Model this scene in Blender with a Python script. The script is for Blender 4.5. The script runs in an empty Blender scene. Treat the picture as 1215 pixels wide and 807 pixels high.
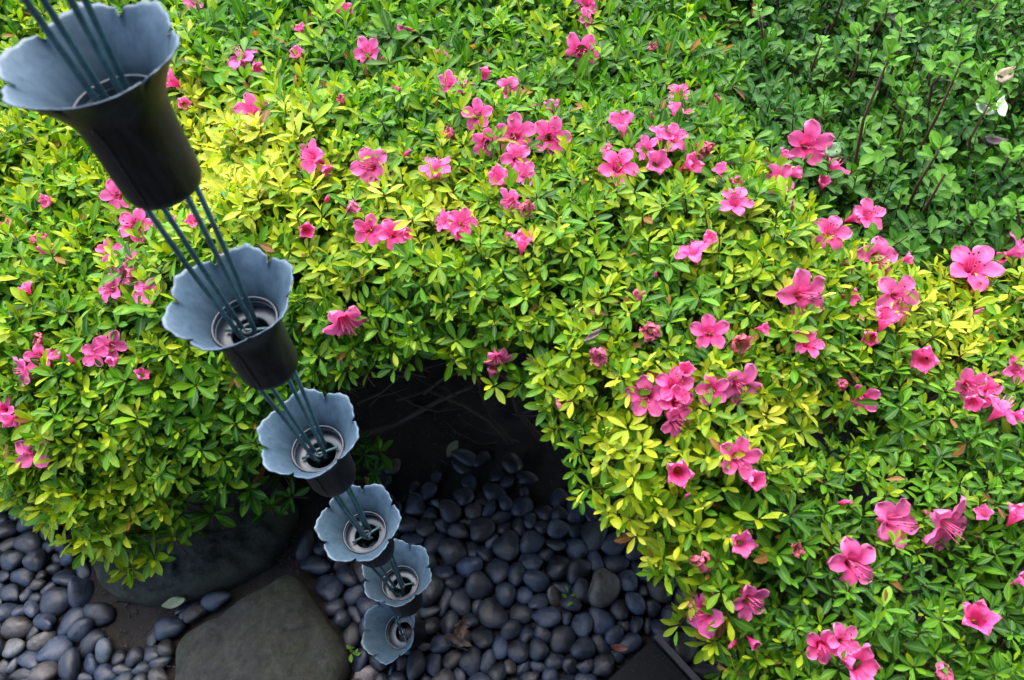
import bpy, math, random
import numpy as np

rng = np.random.default_rng(11)
random.seed(11)
SC = bpy.context.scene
COL = SC.collection
R = math.radians

# ------------------------------------------------------------------ camera, sky, sun, exposure
S = 0.23                       # spacing of the cups along the rain chain
H = 6.4 * S                    # eye height above the soil
FPX = 945.0
PC = np.array([607.5, 403.5])
_n = np.array([697 - PC[0], 1085 - PC[1], FPX]); _n /= np.linalg.norm(_n)
_g = np.array([0, 0, 1.0]) - _n[2] * _n; _g /= np.linalg.norm(_g)
M = np.array([np.cross(_g, -_n), _g, -_n])      # view directions (right, down, forward) -> world

cam = bpy.data.cameras.new('camera')
cam_o = bpy.data.objects.new('camera', cam); COL.objects.link(cam_o)
cam.sensor_width = 36; cam.lens = FPX / 1215 * 36
cam.clip_start = 0.02; cam.clip_end = 300
cam.dof.use_dof = True; cam.dof.focus_distance = 1.28; cam.dof.aperture_fstop = 10
from mathutils import Matrix, Vector
cam_o.matrix_world = Matrix([[M[i, 0], -M[i, 1], -M[i, 2], (0, 0, H)[i]] for i in range(3)] + [[0, 0, 0, 1]])
SC.camera = cam_o

W = bpy.data.worlds.new('World'); SC.world = W; W.use_nodes = True
wn = W.node_tree.nodes; wl = W.node_tree.links
sky = wn.new('ShaderNodeTexSky'); sky.sky_type = 'NISHITA'; sky.sun_disc = False
SUN_EL, SUN_AZ = 62, 0
sky.sun_elevation = R(SUN_EL); sky.sun_rotation = R(SUN_AZ)
sky.dust_density = 3.0; sky.ozone_density = 1.5
wl.new(sky.outputs[0], wn['Background'].inputs[0]); wn['Background'].inputs[1].default_value = 0.15
sun = bpy.data.lights.new('sun', 'SUN'); sun.energy = 1.35; sun.angle = R(75); sun.color = (1, .95, .86)
sun_o = bpy.data.objects.new('sun', sun); COL.objects.link(sun_o)
sun_o.rotation_euler = (R(SUN_EL - 90), 0, 0)
SC.view_settings.view_transform = 'Standard'; SC.view_settings.look = 'None'
SC.view_settings.gamma = 1; SC.view_settings.use_curve_mapping = False
SC.view_settings.exposure = 2.36


def ray(x, y):
    d = M @ np.array([x - PC[0], y - PC[1], FPX]); return d / np.linalg.norm(d)


def at(x, y, z):
    d = ray(x, y); return d * ((z - H) / d[2]) + [0, 0, H]


def proj(P):
    c = (np.asarray(P) - [0, 0, H]) @ M
    return PC + c[..., :2] / c[..., 2:3] * FPX


# ------------------------------------------------------------------ helpers
def nrm(a):
    return a / np.maximum(np.linalg.norm(a, axis=-1, keepdims=True), 1e-9)


def mesh_np(name, V, F, mat=None, parent=None, smooth=True, col=None, data_only=False):
    """V (n,3); F list of tuples or (m,k) array; col (n,4) optional colour attribute"""
    me = bpy.data.meshes.new(name)
    V = np.asarray(V, dtype=np.float32)
    if isinstance(F, np.ndarray):
        m, k = F.shape
        me.vertices.add(len(V)); me.vertices.foreach_set('co', V.ravel())
        me.loops.add(m * k); me.loops.foreach_set('vertex_index', F.ravel().astype(np.int32))
        me.polygons.add(m)
        me.polygons.foreach_set('loop_start', np.arange(0, m * k, k, dtype=np.int32))
        me.update(calc_edges=True); me.validate()
    else:
        me.from_pydata([tuple(map(float, v)) for v in V], [], [tuple(int(i) for i in f) for f in F])
    me.polygons.foreach_set('use_smooth', np.full(len(me.polygons), smooth, dtype=bool))
    if col is not None:
        a = me.attributes.new('tint', 'FLOAT_COLOR', 'POINT')
        a.data.foreach_set('color', np.asarray(col, dtype=np.float32).ravel())
    for mm in (mat if isinstance(mat, (list, tuple)) else [mat]):
        if mm: me.materials.append(mm)
    if data_only: return me
    return link(name, me, parent)


def link(name, me, parent=None):
    o = bpy.data.objects.new(name, me); COL.objects.link(o)
    if parent: o.parent = parent
    return o


def tag(o, label=None, cat=None, group=None, kind=None):
    for k, v in (('label', label), ('category', cat), ('group', group), ('kind', kind)):
        if v: o[k] = v
    return o


def empty(name, loc=(0, 0, 0)):
    o = bpy.data.objects.new(name, None); COL.objects.link(o); o.location = loc; o.empty_display_size = .05
    return o


class MB:
    def __init__(s): s.V = []; s.F = []; s.MI = []
    def add(s, V, F, mi=0):
        b = len(s.V); s.V += [tuple(v) for v in V]; s.F += [tuple(i + b for i in f) for f in F]; s.MI += [mi] * len(F)
    def tube(s, pts, r, n=8, mi=0, caps=True):
        pts = [np.array(p, float) for p in pts]; rr = r if hasattr(r, '__len__') else [r] * len(pts)
        V = []; F = []; u = None
        for i, p in enumerate(pts):
            t = nrm(pts[min(i + 1, len(pts) - 1)] - pts[max(i - 1, 0)])
            if u is None: u = np.cross(t, [0, 0, 1.]) if abs(t[2]) < .9 else np.cross(t, [1., 0, 0])
            u = nrm(u - t * (u @ t)); w = np.cross(t, u)
            for k in range(n):
                a = 2 * math.pi * k / n; V.append(p + rr[i] * (math.cos(a) * u + math.sin(a) * w))
        for i in range(len(pts) - 1):
            for k in range(n):
                F.append((i * n + k, i * n + (k + 1) % n, (i + 1) * n + (k + 1) % n, (i + 1) * n + k))
        if caps: F += [tuple(range(n))[::-1], tuple(range((len(pts) - 1) * n, len(pts) * n))]
        s.add(V, F, mi)
    def lathe(s, prof, n=48, mi=0, close=False):
        V = [(r * math.cos(2 * math.pi * k / n), r * math.sin(2 * math.pi * k / n), z) for r, z in prof for k in range(n)]
        m = len(prof); F = []
        for i in range(m if close else m - 1):
            j = (i + 1) % m
            for k in range(n): F.append((i * n + k, i * n + (k + 1) % n, j * n + (k + 1) % n, j * n + k))
        s.add(V, F, mi)
    def data(s, name, mats, smooth=True):
        me = mesh_np(name, s.V, s.F, mats, smooth=smooth, data_only=True)
        me.polygons.foreach_set('material_index', s.MI); return me
    def build(s, name, mats, parent=None, smooth=True): return link(name, s.data(name, mats, smooth), parent)


# ------------------------------------------------------------------ materials
def mat(name):
    m = bpy.data.materials.new(name); m.use_nodes = True
    return m, m.node_tree.nodes, m.node_tree.links, m.node_tree.nodes['Principled BSDF']


def mixc(N, L, fac, a, b, mode='MIX'):
    x = N.new('ShaderNodeMix'); x.data_type = 'RGBA'; x.blend_type = mode
    for s, v in ((0, fac), (6, a), (7, b)):
        if isinstance(v, (int, float)): x.inputs[s].default_value = v
        elif isinstance(v, tuple): x.inputs[s].default_value = (*v, 1)
        else: L.new(v, x.inputs[s])
    return x.outputs[2]


def noise(N, L, scale, detail=5, rough=.55, coord='Object', vec=None, dist=0.0):
    t = N.new('ShaderNodeTexNoise'); t.inputs['Scale'].default_value = scale; t.inputs['Detail'].default_value = detail
    t.inputs['Roughness'].default_value = rough; t.inputs['Distortion'].default_value = dist
    if vec is None:
        c = N.new('ShaderNodeTexCoord'); vec = c.outputs[coord]
    L.new(vec, t.inputs['Vector']); return t.outputs['Fac']


def ramp(N, L, src, p0, p1, c0=(0, 0, 0), c1=(1, 1, 1)):
    r = N.new('ShaderNodeValToRGB'); L.new(src, r.inputs[0])
    r.color_ramp.elements[0].position = p0; r.color_ramp.elements[1].position = p1
    r.color_ramp.elements[0].color = (*c0, 1); r.color_ramp.elements[1].color = (*c1, 1); return r.outputs[0]


def bump(N, L, P, h, strength=.4, dist=.003):
    b = N.new('ShaderNodeBump'); b.inputs['Strength'].default_value = strength; b.inputs['Distance'].default_value = dist
    L.new(h, b.inputs['Height']); L.new(b.outputs[0], P.inputs['Normal'])


def leaf_material(name, rough=.46, trans=.32, rib=.3):
    m, N, L, P = mat(name)
    a = N.new('ShaderNodeAttribute'); a.attribute_name = 'tint'
    pw = N.new('ShaderNodeMath'); pw.operation = 'POWER'; pw.inputs[1].default_value = 7; L.new(a.outputs['Alpha'], pw.inputs[0])
    ml = N.new('ShaderNodeMath'); ml.operation = 'MULTIPLY'; ml.inputs[1].default_value = rib; L.new(pw.outputs[0], ml.inputs[0])
    c = mixc(N, L, ml.outputs[0], a.outputs['Color'], (.40, .48, .10))
    n = noise(N, L, 160, 3)
    v = mixc(N, L, .35, c, mixc(N, L, ramp(N, L, n, .3, .7), (.72, .8, .72), (1.15, 1.1, 1.0)), 'MULTIPLY')
    L.new(v, P.inputs['Base Color']); P.inputs['Roughness'].default_value = rough
    P.inputs['Specular IOR Level'].default_value = .2
    bump(N, L, P, n, .15, .001)
    t = N.new('ShaderNodeBsdfTranslucent'); L.new(mixc(N, L, 1.0, v, (1.4, 1.5, .6), 'MULTIPLY'), t.inputs[0])
    mx = N.new('ShaderNodeMixShader'); mx.inputs[0].default_value = trans
    L.new(P.outputs[0], mx.inputs[1]); L.new(t.outputs[0], mx.inputs[2]); L.new(mx.outputs[0], N['Material Output'].inputs[0])
    return m


M_leaf = leaf_material('azalea_leaf')
M_leaf2 = leaf_material('shrub_leaf', .55, .28, .2)

M_petal, N, L, P = mat('petal')
a = N.new('ShaderNodeAttribute'); a.attribute_name = 'tint'
vo = N.new('ShaderNodeTexVoronoi'); vo.inputs['Scale'].default_value = 16; tc = N.new('ShaderNodeTexCoord'); L.new(tc.outputs['Object'], vo.inputs['Vector'])
sp = ramp(N, L, vo.outputs['Distance'], .16, .22, (1, 1, 1), (0, 0, 0))
spm = N.new('ShaderNodeMath'); spm.operation = 'MULTIPLY'; L.new(sp, spm.inputs[0]); L.new(a.outputs['Alpha'], spm.inputs[1])
oi = N.new('ShaderNodeObjectInfo')
pc = mixc(N, L, mixc(N, L, oi.outputs['Random'], (0, 0, 0), (.45, .45, .45)), a.outputs['Color'], (.80, .22, .50))
pc = mixc(N, L, spm.outputs[0], pc, (.32, .01, .10))
vn = noise(N, L, 7, 6, .75)
pc = mixc(N, L, .55, pc, mixc(N, L, ramp(N, L, vn, .35, .68), (.80, .62, .74), (1.12, 1.25, 1.2)), 'MULTIPLY')
L.new(pc, P.inputs['Base Color']); P.inputs['Roughness'].default_value = .55; P.inputs['Specular IOR Level'].default_value = .25
pt = N.new('ShaderNodeBsdfTranslucent'); L.new(pc, pt.inputs[0]); px = N.new('ShaderNodeMixShader'); px.inputs[0].default_value = .42
L.new(P.outputs[0], px.inputs[1]); L.new(pt.outputs[0], px.inputs[2]); L.new(px.outputs[0], N['Material Output'].inputs[0])

M_stamen, N, L, P = mat('stamen'); P.inputs['Base Color'].default_value = (.82, .10, .30, 1)
M_anther, N, L, P = mat('anther'); P.inputs['Base Color'].default_value = (.12, .03, .05, 1)

M_bark, N, L, P = mat('bark')
L.new(mixc(N, L, noise(N, L, 60), (.020, .013, .010), (.055, .036, .026)), P.inputs['Base Color']); P.inputs['Roughness'].default_value = .8
M_shoot, N, L, P = mat('red_shoot_bark')
L.new(mixc(N, L, noise(N, L, 80), (.055, .02, .013), (.12, .055, .03)), P.inputs['Base Color']); P.inputs['Roughness'].default_value = .6

M_soil, N, L, P = mat('soil')
n1 = noise(N, L, 22, 8, .7); n2 = noise(N, L, 190, 4, .7)
c = mixc(N, L, ramp(N, L, n1, .35, .65), (.006, .0045, .0036), (.020, .015, .012))
c = mixc(N, L, ramp(N, L, n2, .58, .75), c, (.035, .028, .023))
L.new(c, P.inputs['Base Color']); P.inputs['Roughness'].default_value = .95
bump(N, L, P, n2, .8, .006)

M_peb, N, L, P = mat('pebble')
oi = N.new('ShaderNodeObjectInfo')
wn_ = N.new('ShaderNodeTexWhiteNoise'); wn_.noise_dimensions = '1D'; L.new(oi.outputs['Random'], wn_.inputs['W'])
tc = N.new('ShaderNodeTexCoord'); ad = N.new('ShaderNodeVectorMath'); ad.operation = 'ADD'
L.new(tc.outputs['Object'], ad.inputs[0])
sc_ = N.new('ShaderNodeVectorMath'); sc_.operation = 'SCALE'; sc_.inputs['Scale'].default_value = 9; L.new(wn_.outputs['Color'], sc_.inputs[0]); L.new(sc_.outputs[0], ad.inputs[1])
base = mixc(N, L, oi.outputs['Random'], (.0035, .0055, .0105), (.0125, .0205, .041))
base = mixc(N, L, 1.0, base, oi.outputs['Color'], 'MULTIPLY')
n1 = noise(N, L, 60, 7, .72, vec=ad.outputs[0], dist=.6); n2 = noise(N, L, 320, 4, .7, vec=ad.outputs[0])
c = mixc(N, L, 1.0, base, ramp(N, L, n1, .3, .72, (.42, .42, .44), (1.9, 1.85, 1.75)), 'MULTIPLY')
c = mixc(N, L, ramp(N, L, n2, .60, .72), c, (.05, .053, .06))
n4 = noise(N, L, 150, 6, .75, vec=ad.outputs[0])
c = mixc(N, L, .8, c, ramp(N, L, n4, .36, .64, (.55, .55, .55), (1.4, 1.4, 1.38)), 'MULTIPLY')
L.new(c, P.inputs['Base Color'])
L.new(ramp(N, L, n1, .3, .7, (.34, .34, .34), (.68, .68, .68)), P.inputs['Roughness'])
bump(N, L, P, n1, .35, .004)

M_stone, N, L, P = mat('mossy_stone')
n1 = noise(N, L, 13, 9, .72, dist=.8); n2 = noise(N, L, 34, 9, .8, dist=.4); n3 = noise(N, L, 7, 7, .7, dist=.6)
c = mixc(N, L, ramp(N, L, n2, .34, .66), (.004, .004, .0032), (.031, .032, .025))
n5 = noise(N, L, 130, 6, .8)
c = mixc(N, L, .9, c, ramp(N, L, n5, .36, .62, (.45, .45, .45), (1.5, 1.5, 1.5)), 'MULTIPLY')
c = mixc(N, L, ramp(N, L, n1, .47, .62, (0, 0, 0), (.7, .7, .7)), c, mixc(N, L, ramp(N, L, n5, .4, .62), (.006, .011, .002), (.026, .040, .009)))
c = mixc(N, L, ramp(N, L, n3, .56, .66, (0, 0, 0), (.6, .6, .6)), c, (.060, .058, .052))
L.new(c, P.inputs['Base Color']); P.inputs['Roughness'].default_value = .75
bump(N, L, P, n2, 1.0, .012)

M_block, N, L, P = mat('black_granite')
n2 = noise(N, L, 420, 3, .7)
L.new(mixc(N, L, ramp(N, L, n2, .6, .72), (.003, .0035, .005), (.04, .044, .056)), P.inputs['Base Color']); P.inputs['Roughness'].default_value = .6; P.inputs['Specular IOR Level'].default_value = .2
M_strip, N, L, P = mat('grey_edge')
L.new(mixc(N, L, noise(N, L, 90), (.035, .035, .038), (.055, .055, .06)), P.inputs['Base Color']); P.inputs['Roughness'].default_value = .5

M_out, N, L, P = mat('dark_bronze')
tc = N.new('ShaderNodeTexCoord'); mp = N.new('ShaderNodeMapping'); mp.inputs['Scale'].default_value = (1, 1, .12); L.new(tc.outputs['Object'], mp.inputs[0])
n1 = noise(N, L, 110, 8, .75, vec=mp.outputs[0], dist=.6); n2 = noise(N, L, 170, 6, .8)
L.new(mixc(N, L, ramp(N, L, n2, .62, .78, (0, 0, 0), (.6, .6, .6)), mixc(N, L, ramp(N, L, n1, .45, .75), (.007, .0066, .0072), (.036, .042, .050)), (.075, .09, .105)), P.inputs['Base Color'])
P.inputs['Metallic'].default_value = .35; P.inputs['Roughness'].default_value = .42
M_pat, N, L, P = mat('blue_patina')
tc = N.new('ShaderNodeTexCoord'); mp = N.new('ShaderNodeMapping'); mp.inputs['Scale'].default_value = (1, 1, .25); L.new(tc.outputs['Object'], mp.inputs[0])
n1 = noise(N, L, 90, 8, .75, vec=mp.outputs[0], dist=.5); n2 = noise(N, L, 300, 4, .7)
c = mixc(N, L, ramp(N, L, n1, .35, .7), (.030, .062, .094), (.078, .126, .172))
c = mixc(N, L, ramp(N, L, n2, .62, .8), c, (.13, .175, .21))
L.new(c, P.inputs['Base Color']); P.inputs['Roughness'].default_value = .5; P.inputs['Metallic'].default_value = .15
M_ring, N, L, P = mat('pale_lilac_patina')
n1 = noise(N, L, 120, 6, .7)
L.new(mixc(N, L, ramp(N, L, n1, .35, .7), (.028, .038, .054), (.062, .080, .105)), P.inputs['Base Color']); P.inputs['Roughness'].default_value = .5
M_rod, N, L, P = mat('teal_wire')
n1 = noise(N, L, 110, 5, .7)
L.new(mixc(N, L, ramp(N, L, n1, .35, .7), (.026, .065, .078), (.060, .150, .165)), P.inputs['Base Color'])
P.inputs['Roughness'].default_value = .45; P.inputs['Metallic'].default_value = .3
M_wood, N, L, P = mat('dark_wood')
L.new(mixc(N, L, noise(N, L, 14, 6, .6), (.03, .02, .014), (.09, .06, .04)), P.inputs['Base Color']); P.inputs['Roughness'].default_value = .7
M_dry, N, L, P = mat('dry_leaf')
oi = N.new('ShaderNodeObjectInfo')
L.new(mixc(N, L, 1.0, oi.outputs['Color'], ramp(N, L, noise(N, L, 90), .3, .7, (.7, .7, .7), (1.2, 1.2, 1.2)), 'MULTIPLY'), P.inputs['Base Color']); P.inputs['Roughness'].default_value = .6

# ------------------------------------------------------------------ ground
def vnoise(x, y, f, seed=0):
    """smooth value noise in numpy"""
    r = np.random.default_rng(seed).random((64, 64))
    X = np.asarray(x) * f + 1000; Y = np.asarray(y) * f + 1000
    xi = np.floor(X).astype(int); yi = np.floor(Y).astype(int); u = X - xi; v = Y - yi
    u = u * u * (3 - 2 * u); v = v * v * (3 - 2 * v)
    g = lambda a, b: r[a % 64, b % 64]
    return (g(xi, yi) * (1 - u) + g(xi + 1, yi) * u) * (1 - v) + (g(xi, yi + 1) * (1 - u) + g(xi + 1, yi + 1) * u) * v - .5


gx = np.concatenate([[-60, -20, -6, -3], np.linspace(-1.8, 1.2, 150), [3, 6, 20, 60]])
gy = np.concatenate([[-60, -20, -5, -1], np.linspace(-.1, 1.5, 80), [3, 6, 20, 60]])
GX, GY = np.meshgrid(gx, gy); GZ = .016 * vnoise(GX, GY, 9, 1) + .012 * vnoise(GX, GY, 31, 2)
nx, ny = len(gx), len(gy)
idx = np.arange(nx * ny).reshape(ny, nx)
F = np.stack([idx[:-1, :-1], idx[:-1, 1:], idx[1:, 1:], idx[1:, :-1]], -1).reshape(-1, 4)
tag(mesh_np('ground', np.stack([GX, GY, GZ], -1).reshape(-1, 3), F, M_soil), kind='structure')

# the house the chain hangs from: eave board, gutter and wall behind the viewer
house = tag(empty('house', (0, -1.6, 0)), 'dark timber house wall and eave above the garden bed, chain hangs from its gutter', 'house')
def box_part(name, x0, x1, y0, y1, z0, z1, m):
    b = MB(); V = [(x, y, z) for x in (x0, x1) for y in (y0, y1) for z in (z0, z1)]
    b.add(V, [(0, 1, 3, 2), (4, 6, 7, 5), (0, 4, 5, 1), (2, 3, 7, 6), (0, 2, 6, 4), (1, 5, 7, 3)])
    o = b.build(name, m, house, smooth=False); o.location = -house.location; return o
box_part('eave', -1.35, 4, -1.9, .38, 2.57, 2.67, M_wood)
box_part('wall', -1.2, 4, -1.9, -1.6, 0, 2.568, M_wood)
gb = MB(); gb.tube([(-1.35, .44, 2.6), (4, .44, 2.6)], .055, 12); g_o = gb.build('gutter', M_out, house); g_o.location = -house.location

# ------------------------------------------------------------------ hedge surface
HEM = [(-330, 490, .14), (-150, 525, .14), (0, 560, .13), (30, 604, .13), (80, 646, .13), (152, 682, .14), (232, 648, .17), (300, 588, .26), (335, 553, .34),
       (400, 466, .48), (500, 436, .55), (560, 448, .57), (625, 470, .57), (664, 526, .56), (690, 570, .55), (726, 646, .53),
       (780, 706, .48), (822, 770, .44), (846, 810, .42), (905, 950, .40)]
HP = np.array([at(*h) for h in HEM])
POLY = np.vstack([HP[:, :2], [[.28, -.9], [-3.0, -.9], [-3.0, .8]]])


def inside(px, py, poly):
    c = np.zeros(np.shape(px), bool); j = len(poly) - 1
    for i in range(len(poly)):
        xi, yi = poly[i]; xj, yj = poly[j]
        c ^= ((yi > py) != (yj > py)) & (px < (xj - xi) * (py - yi) / (yj - yi + 1e-12) + xi); j = i
    return c


def hem_dist(x, y):
    P = np.stack([x, y], -1); best = np.full(np.shape(x), 1e9); hz = np.zeros(np.shape(x))
    for a, b in zip(HP[:-1], HP[1:]):
        ab = b[:2] - a[:2]; t = np.clip(((P - a[:2]) @ ab) / (ab @ ab), 0, 1)
        d = np.linalg.norm(P - (a[:2] + t[..., None] * ab), axis=-1)
        z = a[2] + t * (b[2] - a[2]); w = d < best
        best = np.where(w, d, best); hz = np.where(w, z, hz)
    return best, hz


# plants: seed pixels (on the top surface) decide which plant a piece of the canopy belongs to
SEEDS = {'left': [(60, 470), (130, 330), (60, 190), (-150, 250), (240, 480), (160, 590), (-200, 100)],
         'back': [(300, 40), (520, 20), (720, 40), (60, -60), (-200, -80), (840, -60), (620, -150)],
         'mid': [(330, 200), (420, 350), (520, 210), (640, 330), (760, 190), (800, 400), (740, 540), (880, 540), (880, 280), (360, 420), (850, 650), (960, 380)],
         'right': [(1060, 560), (1000, 640), (1120, 450), (980, 740), (1150, 700), (1250, 600), (1100, 860), (1300, 800), (1200, 440), (1350, 450)],
         'shrub': [(960, 40), (1040, 140), (1120, 200), (1190, 60), (1190, 230), (1320, 120), (1320, 270), (1100, -60), (1450, 300), (1050, 225)]}
TOP = {'left': .49, 'back': .60, 'mid': .69, 'right': .53, 'shrub': .48}
SXY = []; SK = []
for k, v in SEEDS.items():
    for p in v: SXY.append(at(*p, TOP[k] - .02)[:2]); SK.append(k)
SXY = np.array(SXY); KEYS = list(SEEDS); SKI = np.array([KEYS.index(k) for k in SK]); TOPA = np.array([TOP[k] for k in KEYS])


def owner(x, y):
    wx = x + .08 * vnoise(x, y, 6, 5); wy = y + .08 * vnoise(x, y, 6, 6)
    d = np.hypot(wx[..., None] - SXY[:, 0], wy[..., None] - SXY[:, 1])
    D = np.stack([d[..., SKI == i].min(-1) for i in range(len(KEYS))], -1)
    o = D.argmin(-1); Ds = np.sort(D, -1); return o, Ds[..., 1] - Ds[..., 0], D


def surf(x, y):
    x = np.asarray(x, float); y = np.asarray(y, float)
    d, hz = hem_dist(x, y); o, gap, D = owner(x, y)
    w = np.exp(-(D / .10)); w = np.exp(-8 * (D - D.min(-1, keepdims=True))); T = (w * TOPA).sum(-1) / w.sum(-1)
    T = T + .05 * vnoise(x, y, 4.5, 7) + .035 * vnoise(x, y, 11, 8) - .04 * np.exp(-gap / .035)
    wid = .16 + .25 * np.clip(.42 - hz, 0, 1)
    u = np.clip(d / wid, 0, 1)
    edge = np.minimum(np.minimum(x + 2.15, 1.85 - x), 3.05 - y); T = T * np.sqrt(np.clip(edge / .35, .02, 1)); hz = np.minimum(hz, T)
    return np.where(inside(x, y, POLY) | (edge < .01), -1, hz + (T - hz) * np.sqrt(np.clip(1 - (1 - u) ** 2, 0, 1)))


# surface lookup grid
sgx = np.linspace(-2.3, 2.0, 431); sgy = np.linspace(.0, 3.2, 321)
SX, SY = np.meshgrid(sgx, sgy); SZ = surf(SX, SY); OW, GAP, _ = owner(SX, SY)


def surf_lu(x, y):
    i = np.clip(np.rint((np.asarray(x) + 2.3) / .01).astype(int), 0, 430); j = np.clip(np.rint(np.asarray(y) / .01).astype(int), 0, 320)
    return SZ[j, i], OW[j, i]


def hit(px, py, lift=0.0):
    """where the line of sight meets the hedge surface"""
    d = ray(px, py); t = np.arange(.35, 3.6, .004); P = np.array([0, 0, H]) + d * t[:, None]
    z, o = surf_lu(P[:, 0], P[:, 1]); k = np.argmax((P[:, 2] <= z + lift) & (z > 0))
    if k == 0:
        return None, None
    return P[k], KEYS[o[k]]


PLANT_LABEL = {
    'left': 'low rounded azalea bush at the left, spilling over the flat stone and pebbles',
    'back': 'dark green azalea bush along the top, few half hidden blossoms',
    'mid': 'yellow green azalea bush arching over the dark hollow behind the rain chain',
    'right': 'deep green azalea bush in the lower right corner with large pink blossoms'}
PLANTS = {}
for k in KEYS:
    xy = SXY[SKI == KEYS.index(k)].mean(0)
    o = empty('azalea_bush' if k != 'shrub' else 'green_shrub', (xy[0], xy[1], 0)); PLANTS[k] = o
    if k == 'shrub': tag(o, 'dull green small leaved shrub with upright red brown shoots, top right', 'shrub')
    else: tag(o, PLANT_LABEL[k], 'azalea bush', 'clipped azalea bushes in bloom')


def child_of(plant, o):
    o.parent = plant; o.location = Vector(o.location) - plant.location; return o


# ------------------------------------------------------------------ blossoms: where they stand (photo pixels give the line of sight, the hedge gives the distance)
# x, y, width px, kind (o open, h half open, w wilted, b bud), facing right, facing down
FL = """231 3 24 o;205 97 34 h -.5 -.3;217 122 22 h;287 70 40 o -.2 -.7;304 80 22 h;300 132 38 o;353 64 24 h;357 35 20 h;410 13 26 h .4 0;437 62 38 o;470 107 16 w;405 118 20 w;475 36 16 h;
487 35 14 b;520 65 26 h;533 100 34 o -.6 0;550 104 32 o 0 -.6;572 86 26 h;603 108 38 o .2 0;630 127 16 b;655 130 32 h 0 -.7;690 60 46 o .2 .2;697 4 30 o;695 22 24 o;775 56 18 w;
568 136 38 o -.3 -.2;533 158 22 w;576 168 38 o .2 .5;612 160 50 o;653 162 48 o .1 .3;738 148 46 h 0 -.9;774 138 14 b;483 182 18 b;518 200 42 o 0 -.7;613 188 40 o .1 .1;595 212 44 h -.4 -.2;622 207 36 o .4 .1;
607 238 40 o -.5 .4;624 248 28 w;527 262 32 o -.4 -.2;548 264 40 o .3 .1;540 276 26 h;603 278 14 b;620 288 42 h 0 -.8;733 198 50 o -.1 -.4;720 176 20 w;
806 112 32 o 0 -.5;803 134 38 h 0 -.8;785 160 34 o;800 165 40 o;768 176 32 o -.4 0;780 193 40 h -.2 .2;818 196 40 h .7 .1;835 178 36 w;852 117 14 b;855 203 26 h;872 214 22 h .5 .3;872 240 44 o 0 -.6;
958 172 52 o .2 -.2;930 185 26 h;922 213 40 o -.2 .2;942 206 26 h;990 196 42 o .5 -.4;977 218 24 h;940 245 16 b;985 277 46 o -.1 0;1030 256 42 o .3 -.2;1012 259 26 h;1040 308 52 o .3 .2;1005 316 26 w;1075 308 22 h .6 -.4;
1155 318 60 o;1208 298 40 o .6 -.1;1190 306 20 h -.7 0;822 300 44 o -.3 -.6;840 285 30 h .4 -.3;778 327 14 b;757 350 22 w;773 393 38 w;842 395 46 o -.3 -.1;880 408 34 w;905 390 24 h;952 350 62 o .3 .2;1007 352 32 h .7 .1;958 408 38 o 0 -.6;
1065 350 50 o .1 -.2;1050 380 44 h .3 -.7;1035 400 30 h;1097 426 44 h -.2 -.2;1160 370 14 b;1000 456 20 w;1023 472 40 o .1 .3;1150 456 40 o -.2 0;1172 466 34 o .2 .3;1205 440 32 o .3 0;1188 486 46 o 0 -.4;1155 476 28 h;1210 492 26 h .4 0;
58 238 24 h -.4 .3;45 283 22 w;57 295 26 h .2 .4;32 342 20 h;140 232 36 o;162 268 44 o .1 0;130 298 28 o -.2 0;144 310 38 o .1 .2;150 326 28 w;133 343 36 o 0 -.2;175 347 34 o .1 -.2;215 262 22 h -.2 0;229 262 22 h .2 0;
47 425 32 o -.1 .2;30 440 36 o -.4 .3;68 424 20 h;85 428 18 b;115 418 36 o -.3 0;131 410 34 o .2 -.2;136 428 22 h;167 446 26 h;5 486 28 o -.3 0;20 497 32 o .1 .6;42 537 42 o 0 -.2;45 402 20 w;10 266 18 w;
370 188 46 o -.4 -.1;386 201 24 h;440 197 50 o .1 .1;388 237 20 b;420 246 24 w;362 272 32 h;438 273 40 o -.1 -.1;466 278 40 o .1 0;482 278 24 h .6 0;408 380 56 o .1 .45;590 424 36 o .2 .8;585 440 22 w;710 424 32 w;668 478 28 w;
768 470 56 o -.2 .25;800 458 48 o .1 -.2;803 478 46 o .1 .1;800 499 46 o .2 .3;813 440 32 h .2 -.4;845 463 40 o -.3 -.1;876 456 54 o .15 0;805 560 48 h -.5 .1;876 543 52 o .1 0;893 570 40 h .1 -.1;815 588 14 b;
880 645 40 h 0 -.3;835 667 34 w;1002 596 20 b;1060 620 62 o .25 .1;1120 622 62 o .1 .2;1012 668 58 o -.2 .3;945 652 20 w;1168 610 24 h;1205 612 36 h;1210 690 24 h;836 727 56 o -.85 .1;888 712 48 o -.1 .1;870 763 22 b;893 762 22 h;
975 766 42 o -.3 0;1000 760 38 o .2 -.3;1017 790 58 h .2 -.3;1160 735 46 h -.1 -.6;1120 797 28 w"""
FLOWERS = []
for s in FL.replace('\n', '').split(';'):
    q = s.split(); x, y, w = map(float, q[:3]); k = q[3]
    if len(q) > 4: ax, ay = float(q[4]), float(q[5])
    else: ax, ay = random.uniform(-.5, .5), random.uniform(-.6, .3)
    if k in 'hwb' and len(q) < 5: ax, ay = random.choice([(-.7, -.3), (.7, -.2), (0, -.8), (.5, -.6), (-.4, -.7), (.6, .4), (-.6, .4)])
    ax = float(np.clip(ax + random.gauss(0, .2), -.8, .8)); ay = float(np.clip(ay + random.gauss(0, .2), -.8, .8))
    if ax * ax + ay * ay > .9: ax, ay = ax * .8, ay * .8
    p, o = hit(x, y, .03 if (x, y) == (408, 380) else (.014 if y < 340 or w < 32 else .010))
    if p is None or o == 'shrub':
        p, _ = hit(x, y, 0.006); o = 'right' if x > 850 else 'mid'
        if p is None: p = at(x, y, .40)
    FLOWERS.append((x, y, w, k, ax, ay, p, o))
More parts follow.
